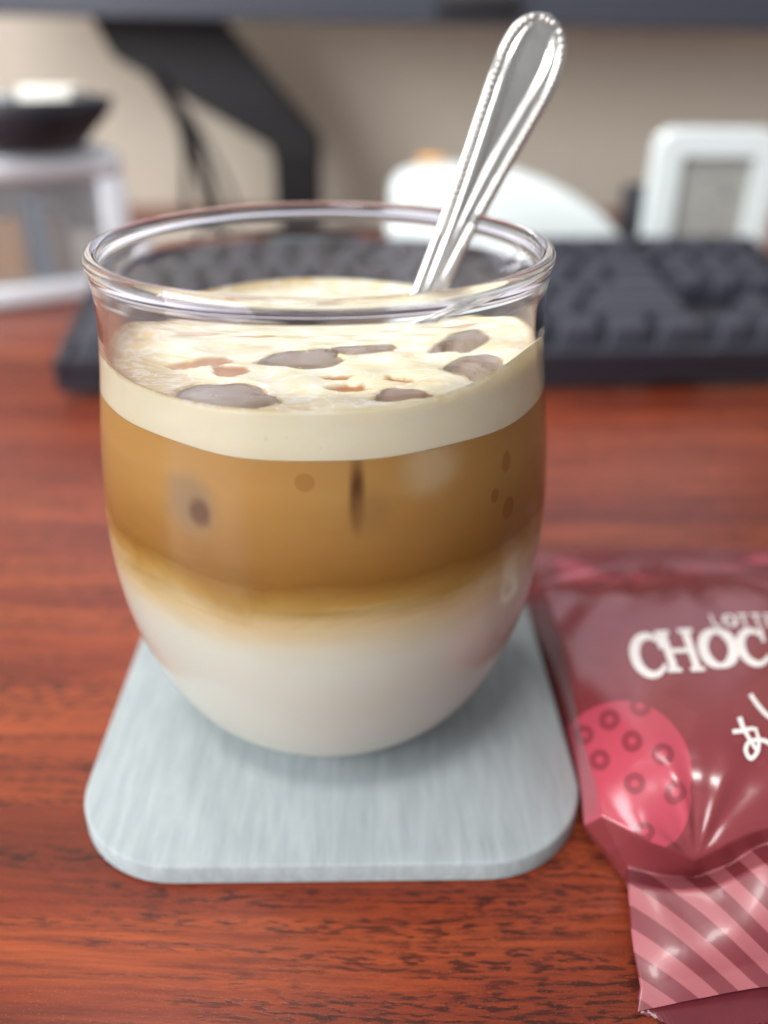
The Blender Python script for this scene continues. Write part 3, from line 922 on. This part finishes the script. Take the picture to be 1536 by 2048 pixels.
# the word: bottom-left corner of each letter, its width and its slanted height on the film
for g, x, y, wd, hh, sl in ((G_C, 127.3, 136.9, 8.2, 9.3, -1.9), (G_H, 134.2, 135.6, 7.2, 8.4, -2.9), (G_O, 140.8, 135.0, 8.2, 8.2, -1.6), (G_C, 148.6, 134.8, 7.6, 8.0, -2.0), (G_O, 156.6, 134.4, 8.0, 8.0, -2.0)):
    draw('letter', g, (x, y), (wd, -0.35), (sl, -hh), letters)
x = 143.2
for g, wd in ((G_L, 2.1), (G_O, 3.0), (G_T, 2.5), (G_T, 2.5), (G_E, 2.1)):
    draw('letter', g, (x, 126.4 + (x - 143) * 0.01), (wd, 0), (-1.0, -2.6), letters); x += wd * 1.10
# brush-written characters under the word
draw('letter', [([(0, 0), (1.6, 2.2), (3.4, 4.0), (5.2, 4.8), (7.0, 4.2)], [.9, 1.0, 1.0, .8, .4])], (150.4, 140.0), (1, 0), (0, 1), letters)
draw('letter', [([(0, 2.9), (1.8, 2.7), (3.8, 2.2), (5.0, 2.4)], [.9, .9, .8, .7]), ([(1.4, 0), (2.2, 2.2), (3.6, 4.6), (4.9, 6.4)], [1.0, .9, .8, .7]),
                ([(4.6, 2.2), (5.2, 4.4), (4.9, 6.6), (3.6, 7.9), (2.6, 6.6), (3.2, 4.9), (5.2, 4.3), (7.2, 4.8), (8.4, 6.4), (7.4, 8.0)], [.6, .7, .8, .9, .9, .8, .8, .9, .8, .4])],
     (146.8, 144.6), (1, 0), (0, 1), letters)
# lower layer of the near seal showing under the striped flap, with a serrated edge
V, F = [], []
nseg = 110
for i in range(nseg + 1):
    u = 128.0 + 60.0 * i / nseg
    vv_ = np.interp(u, [p[3] for p in PK[12][2:8]], [p[4] for p in PK[12][2:8]]) - 0.5
    p = pk_surface(u, vv_, 0.0)
    teeth = 0.5 * (i % 2)
    k = sstep(0, 14, i)
    V += [(p[0], p[1] + 3.0, max(0.5, p[2] * 0.5)), (p[0], p[1] - 0.3, max(0.4, p[2] * 0.4)), (p[0] + 0.8, p[1] - 0.4 - 3.6 * k - teeth, max(0.25, p[2] * 0.1))]
for i in range(nseg):
    for k in range(2): F.append([i * 3 + k, i * 3 + k + 1, (i + 1) * 3 + k + 1, (i + 1) * 3 + k])
M['seal'] = plain('maroon_film', srgb(92, 32, 40), 0.3, grain=0.08, scale=300)
mesh_obj('seal_strip', V, F, M['seal'], packet)
# ------------------------------------------------------------------ keyboard
KB = thing('keyboard', 'dark grey desktop keyboard with sculpted keycaps standing behind the glass', 'keyboard', (-133, 356, 0), math.radians(4.2))
KW, KD = 372.0, 146.0
tilt = math.radians(9.0)
rotk = Matrix.Rotation(tilt, 4, 'X')
def kpt(x, y, z): 
    return (x, y * math.cos(tilt) - z * math.sin(tilt), 4.0 + y * math.sin(tilt) + z * math.cos(tilt))
# case: tray with raised lip
bm = bmesh.new()
def bx(bm, x0, x1, y0, y1, z0, z1):
    vs_ = [bm.verts.new(Vector(kpt(a, b, c))) for a in (x0, x1) for b in (y0, y1) for c in (z0, z1)]
    for f in ((0, 1, 3, 2), (4, 6, 7, 5), (0, 4, 5, 1), (2, 3, 7, 6), (0, 2, 6, 4), (1, 5, 7, 3)):
        bm.faces.new([vs_[i] for i in f])
bx(bm, 0, KW, 0, KD, 0, 9)
for a in ((0, 6.5, 0, KD), (KW - 6.5, KW, 0, KD), (6.5, KW - 6.5, 0, 7.5), (6.5, KW - 6.5, KD - 8, KD)): bx(bm, *a, 9.01, 15.5)
bmesh.ops.recalc_face_normals(bm, faces=bm.faces)
bmesh.ops.bevel(bm, geom=list(bm.edges), offset=1.2, segments=2, affect='EDGES')
bm.verts.index_update()
mesh_obj('case', [v.co[:] for v in bm.verts], [[v.index for v in f.verts] for f in bm.faces], M['kbcase'], KB, True, 40)
bm.free()
def foot(x):
    V, F = box_geo(x, KD - 22, 14, 30, 6, 27.5, 1.0)
    mesh_obj('foot', V, F, M['kbcase'], KB, True, 40)
foot(40); foot(KW - 40)
U1 = 19.05
key_cache = {}
def key_mesh(wd, row):
    if (wd, row) in key_cache: return key_cache[(wd, row)]
    a, d = wd * U1 - 0.9, U1 - 0.9
    ta, td = a - 5.6, d - 5.0
    hgt = [11.5, 11.2, 10.6, 10.2, 11.0, 12.2][row]
    lean = [0.9, 0.5, 0.0, -0.4, -0.9, -1.2][row]
    V, F = [], []
    lev = [(0, 0, 0), (0.25, 0.12, 0), (0.85, 0.86, 0), (0.97, 0.97, 0), (1.0, 1.06, 1)]
    def rr_(sx, sy, r, n=4):
        o = []
        for k, (qx, qy) in enumerate(((1, 1), (-1, 1), (-1, -1), (1, -1))):
            for t in np.linspace(0, math.pi / 2, n):
                an = k * math.pi / 2 + t
                o.append((qx * (sx / 2 - r) + r * math.cos(an), qy * (sy / 2 - r) + r * math.sin(an)))
        return o
    m = 16
    for zf, tf, cap in lev:
        sx, sy = a + (ta - a) * tf, d + (td - d) * tf
        for (x, y) in rr_(sx, sy, 1.6): V.append((x, y + lean * zf, hgt * zf))
    for i in range(len(lev) - 1):
        for k in range(m):
            k2 = (k + 1) % m
            F.append([i * m + k, i * m + k2, (i + 1) * m + k2, (i + 1) * m + k])
    V.append((0, lean, hgt - 0.5)); c = len(V) - 1
    for k in range(m): F.append([(len(lev) - 1) * m + k, (len(lev) - 1) * m + (k + 1) % m, c])
    me = bpy.data.meshes.new('key')
    me.from_pydata((np.array(V) * MM).tolist(), [], F); me.update()
    me.materials.append(M['keycap'])
    me.polygons.foreach_set('use_smooth', [True] * len(me.polygons)); me.set_sharp_from_angle(angle=math.radians(35))
    key_cache[(wd, row)] = me
    return me
ROWS = [  # from the space bar row to the function row
    [1.25, 1.25, 1.25, 6.25, 1.25, 1.25, 1.25, 1.25, -.25, 1, 1, 1],
    [2.25] + [1] * 10 + [2.75, -1.25, 1, -1],
    [1.75] + [1] * 11 + [2.25],
    [1.5] + [1] * 12 + [1.5, -.25, 1, 1, 1],
    [1] * 13 + [2, -.25, 1, 1, 1],
    [1, -1] + [1] * 4 + [-.5] + [1] * 4 + [-.5] + [1] * 4 + [-.25, 1, 1, 1],
]
for r, row in enumerate(ROWS):
    x = 7.6
    y = 8.2 + U1 / 2 + r * U1 + (5.0 if r == 5 else 0)
    for wd in row:
        if wd > 0:
            o = bpy.data.objects.new('key', key_mesh(wd, r)); COL.objects.link(o); o.parent = KB
            o.location = Vector(kpt(x + wd * U1 / 2, y, 11.2)) * MM
            o.rotation_euler = (tilt, 0, 0)
        x += abs(wd) * U1

# ------------------------------------------------------------------ monitor above, its arm and cables
mon = thing('monitor', 'wide lit monitor with dark grey lower edge above the desk', 'monitor', (5, 700, 0))
mon.rotation_euler = (0, 0.0105, 0)
box('bezel', (0, 10, 152 + 205), (720, 26, 410), M['bezel'], mon, bev=2.0)
box('screen', (0, -3.6, 178 + 188), (700, 1.5, 372), M['screen'], mon, bev=0.4)
box('dark_bar', (66, -8, 165), (56, 10, 12), M['black'], mon, bev=2.0)  # plain black block on the lower edge of the monitor
arm = thing('monitor_mount', 'black slanted metal arm with upright post behind the monitor', 'monitor mount', (-66, 780, 0))
def arm_piece(name, pts, thick, yc):
    n = len(pts)
    V = [(x, yc - thick / 2, z) for x, z in pts] + [(x, yc + thick / 2, z) for x, z in pts]
    F = [list(range(n)), list(range(n, 2 * n))[::-1]] + [[k, k + n, (k + 1) % n + n, (k + 1) % n] for k in range(n)]
    bm = bmesh.new()
    vv = [bm.verts.new(v) for v in V]
    for f in F: bm.faces.new([vv[i] for i in f])
    bmesh.ops.recalc_face_normals(bm, faces=bm.faces)
    bmesh.ops.bevel(bm, geom=list(bm.edges), offset=2.5, segments=2, affect='EDGES')
    bm.verts.index_update()
    o = mesh_obj(name, [v.co[:] for v in bm.verts], [[v.index for v in f.verts] for f in bm.faces], M['black'], arm, True, 40)
    bm.free(); return o
arm_piece('slanted_arm', [(-155, 190), (-85, 190), (22, 70), (22, 48), (-18, 48), (-18, 62), (-140, 128), (-155, 158)], 30, 0)
arm_piece('post', [(-17, 50), (21, 50), (21, 1), (-17, 1)], 26, 0)
box('foot_plate', (2, 0, 2.5), (90, 70, 5), M['black'], arm, bev=1.2)
def cable(pts, r, lab):
    V, F = tube_geo(catmull(pts, 10), r, 8)
    tag(mesh_obj('cable', V, F, M['cable'], None), lab, 'cable', 'cables hanging from the monitor arm')
cable([(-176, 768, 118), (-162, 766, 96), (-150, 764, 72), (-143, 764, 46), (-138, 766, 20), (-135, 768, 3)], 6.5, 'thick black cable hanging down from the slanted monitor arm')
cable([(-172, 762, 116), (-160, 760, 92), (-154, 758, 62), (-157, 758, 30), (-160, 758, 3)], 3.2, 'thin black cable beside the thick one under the monitor arm')
cable([(-166, 772, 106), (-146, 770, 78), (-130, 770, 48), (-121, 772, 24), (-116, 774, 3)], 2.2, 'thin dark cable slanting away from the thick one')

# ------------------------------------------------------------------ plastic storage box on the left with things inside, dish on top
SBX, SBY, SBR = -207, 508, math.radians(32)
def in_box(x, y): return (SBX + x * math.cos(SBR) - y * math.sin(SBR), SBY + x * math.sin(SBR) + y * math.cos(SBR))
SB = thing('storage_box', 'frosted white plastic storage box with a clear front', 'storage box', (SBX, SBY, 0), SBR)
BW, BD, BH = 146.0, 110.0, 84.0
box('top', (0, BD / 2, BH - 8), (BW, BD, 16), M['frost'], SB, bev=6.0)
box('side_panel', (BW / 2 - 8, BD / 2, 40), (16, BD - 2, 56.5), M['frost'], SB, bev=2.0)
box('side_panel', (-BW / 2 + 8, BD / 2, 40), (16, BD - 2, 56.5), M['frost'], SB, bev=2.0)
box('back_panel', (0, BD - 4, 40), (BW - 33, 4, 56), M['frost'], SB, bev=0.5)
box('bottom_rail', (0, BD / 2, 6), (BW, BD, 12), M['frost'], SB, bev=2.5)
box('front_pane', (0, 4, 40), (BW - 33, 1.6, 55.5), M['clearpl'], SB, bev=0.3)
def inside(name, lab, cat, c, s, mat, bev=1.5, rz=0.0):
    V, F = box_geo(*c, *s, bev=bev, rot=Matrix.Rotation(rz, 4, 'Z'))
    tag(mesh_obj(name, V, F, M[mat], None, True, 40), lab, cat)
inside('card_box', 'orange carton inside the plastic storage box', 'carton', (*in_box(-2, 22), 30), (26, 20, 35), 'orange', 1.5, SBR)
inside('card_box', 'small blue carton inside the plastic storage box', 'carton', (*in_box(20, 20), 36), (11, 14, 47), 'blue', 1.5, SBR)
inside('card_box', 'brown carton beside the blue one in the storage box', 'carton', (*in_box(31, 24), 29), (14, 22, 33), 'brown', 1.5, SBR)
inside('paper_roll', 'pale paper pack in the corner of the storage box', 'paper pack', (*in_box(47, 24), 25), (20, 22, 25), 'paper', 4, SBR)
# flared black dish with a lip
dish = thing('dish', 'black flared dish with a pouring lip on the storage box', 'dish', (-199, 540, 84.3))
prof = [(0, 0), (26, 0.0), (33, 2), (40, 10), (43.5, 19), (45.5, 27.5), (44, 28), (41.5, 19), (37, 10.5), (31, 4), (24, 2.2), (0, 2.0)]
V, F = lathe_geo(prof, 64)
V = np.array(V)
an = np.arctan2(V[:, 1], V[:, 0]); lip = np.exp(-(an / 0.30) ** 2) * sstep(8, 24, V[:, 2])
V[:, 0] += lip * 9
mesh_obj('bowl', V, F, M['dish'], dish)
tag(box('card_box', (-177, 533, 109), (30, 24, 17), M['paper'], None, 1.5), 'small white carton lying in the black dish', 'carton')
tag(box('card_box', (-214, 534, 107), (34, 24, 14), M['grey'], None, 1.5), 'small grey carton lying in the black dish', 'carton')

# ------------------------------------------------------------------ white framed desk clock, curved white stand and oddments behind the keyboard
CK = thing('desk_clock', 'white framed desk clock with plain grey panel behind the keyboard', 'clock', (213, 566, 0))
def frame_ring(W_, H_, r, bw, depth, zc_):
    o = rounded_square(1, 0.0001, 2)
    def rr_(w2, h2, rad, n=8):
        out = []
        for k, (qx, qy) in enumerate(((1, 1), (-1, 1), (-1, -1), (1, -1))):
            for t in np.linspace(0, math.pi / 2, n):
                a = k * math.pi / 2 + t
                out.append((qx * (w2 / 2 - rad) + rad * math.cos(a), qy * (h2 / 2 - rad) + rad * math.sin(a)))
        return out
    loops = [(rr_(W_, H_, r), depth / 2 - 2), (rr_(W_ - 3, H_ - 3, r - 1.5), -depth / 2 + 0), (rr_(W_ - 2 * bw + 2, H_ - 2 * bw + 2, max(r - bw + 1, 1.2)), -depth / 2),
             (rr_(W_ - 2 * bw, H_ - 2 * bw, max(r - bw, 1)), -depth / 2 + 3), (rr_(W_ - 2 * bw, H_ - 2 * bw, max(r - bw, 1)), depth / 2 - 2)]
    V, F = [], []
    m = 32
    for lp, y in loops:
        for x, z in lp: V.append((x, y, z + zc_))
    for i in range(len(loops)):
        i2 = (i + 1) % len(loops)
        for k in range(m):
            k2 = (k + 1) % m
            F.append([i * m + k, i * m + k2, i2 * m + k2, i2 * m + k])
    return V, F
V, F = frame_ring(76, 96, 11, 16, 18, 48.5)
mesh_obj('frame', V, F, M['white_pl'], CK, True, 50)
box('panel', (0, 0.5, 48.5), (47, 8, 67), M['panel'], CK, bev=0.6)
for mx, mz, ms in ((-6, 70, 3), (6, 66, 2.6), (9, 60, 3), (-3, 52, 2.4), (-9, 44, 2.6), (7, 40, 2.4)):
    box('printed_mark', (mx, -3.9, mz), (ms, 0.5, ms * 0.7), M['mark'], CK)

prof = [(15, 1), (14, 40), (14, 60), (22, 69), (40, 72.5), (70, 73), (95, 69.5), (118, 62), (138, 52), (152, 42), (159, 32), (162, 18), (162, 1)]
pr = np.vstack([catmull(np.array(prof, float), 5)])
V, F = [], []
n = len(pr)
cxm, czm = 88, 20
for yy, sc in ((0, 0.90), (3, 0.955), (10, 1.0), (46, 1.0), (53, 0.955), (56, 0.90)):
    for x, z in pr: V.append((cxm + (x - cxm) * sc, 546 + yy, max(0.5, 0.5 + (z - 0.5) * sc)))
for i in range(5):
    for k in range(n - 1): F.append([i * n + k, i * n + k + 1, (i + 1) * n + k + 1, (i + 1) * n + k])
F.append(list(range(n))[::-1]); F.append([5 * n + k for k in range(n)])
F.append([i * n for i in range(6)]); F.append([i * n + n - 1 for i in range(6)][::-1])
for i in range(0): pass
st = mesh_obj('curved_stand', V, F, M['white_pl'], None, True, 50)
tag(st, 'white curved plastic stand sloping down behind the keyboard', 'stand')
inside('wooden_block', 'small orange block standing behind the white curved stand', 'block', (41, 616, 37), (18, 14, 74), 'orange', 2)
inside('notepad', 'teal notepad lying flat behind the keyboard', 'notepad', (-34, 560, 14), (62, 44, 28), 'teal', 1.5)
inside('pencil_case', 'dull red pencil case lying behind the keyboard', 'pencil case', (-92, 556, 12), (48, 30, 24), 'red', 6)
inside('power_adapter', 'black power adapter between the curved stand and the clock', 'adapter', (176, 590, 30), (18, 26, 60), 'dish', 3)
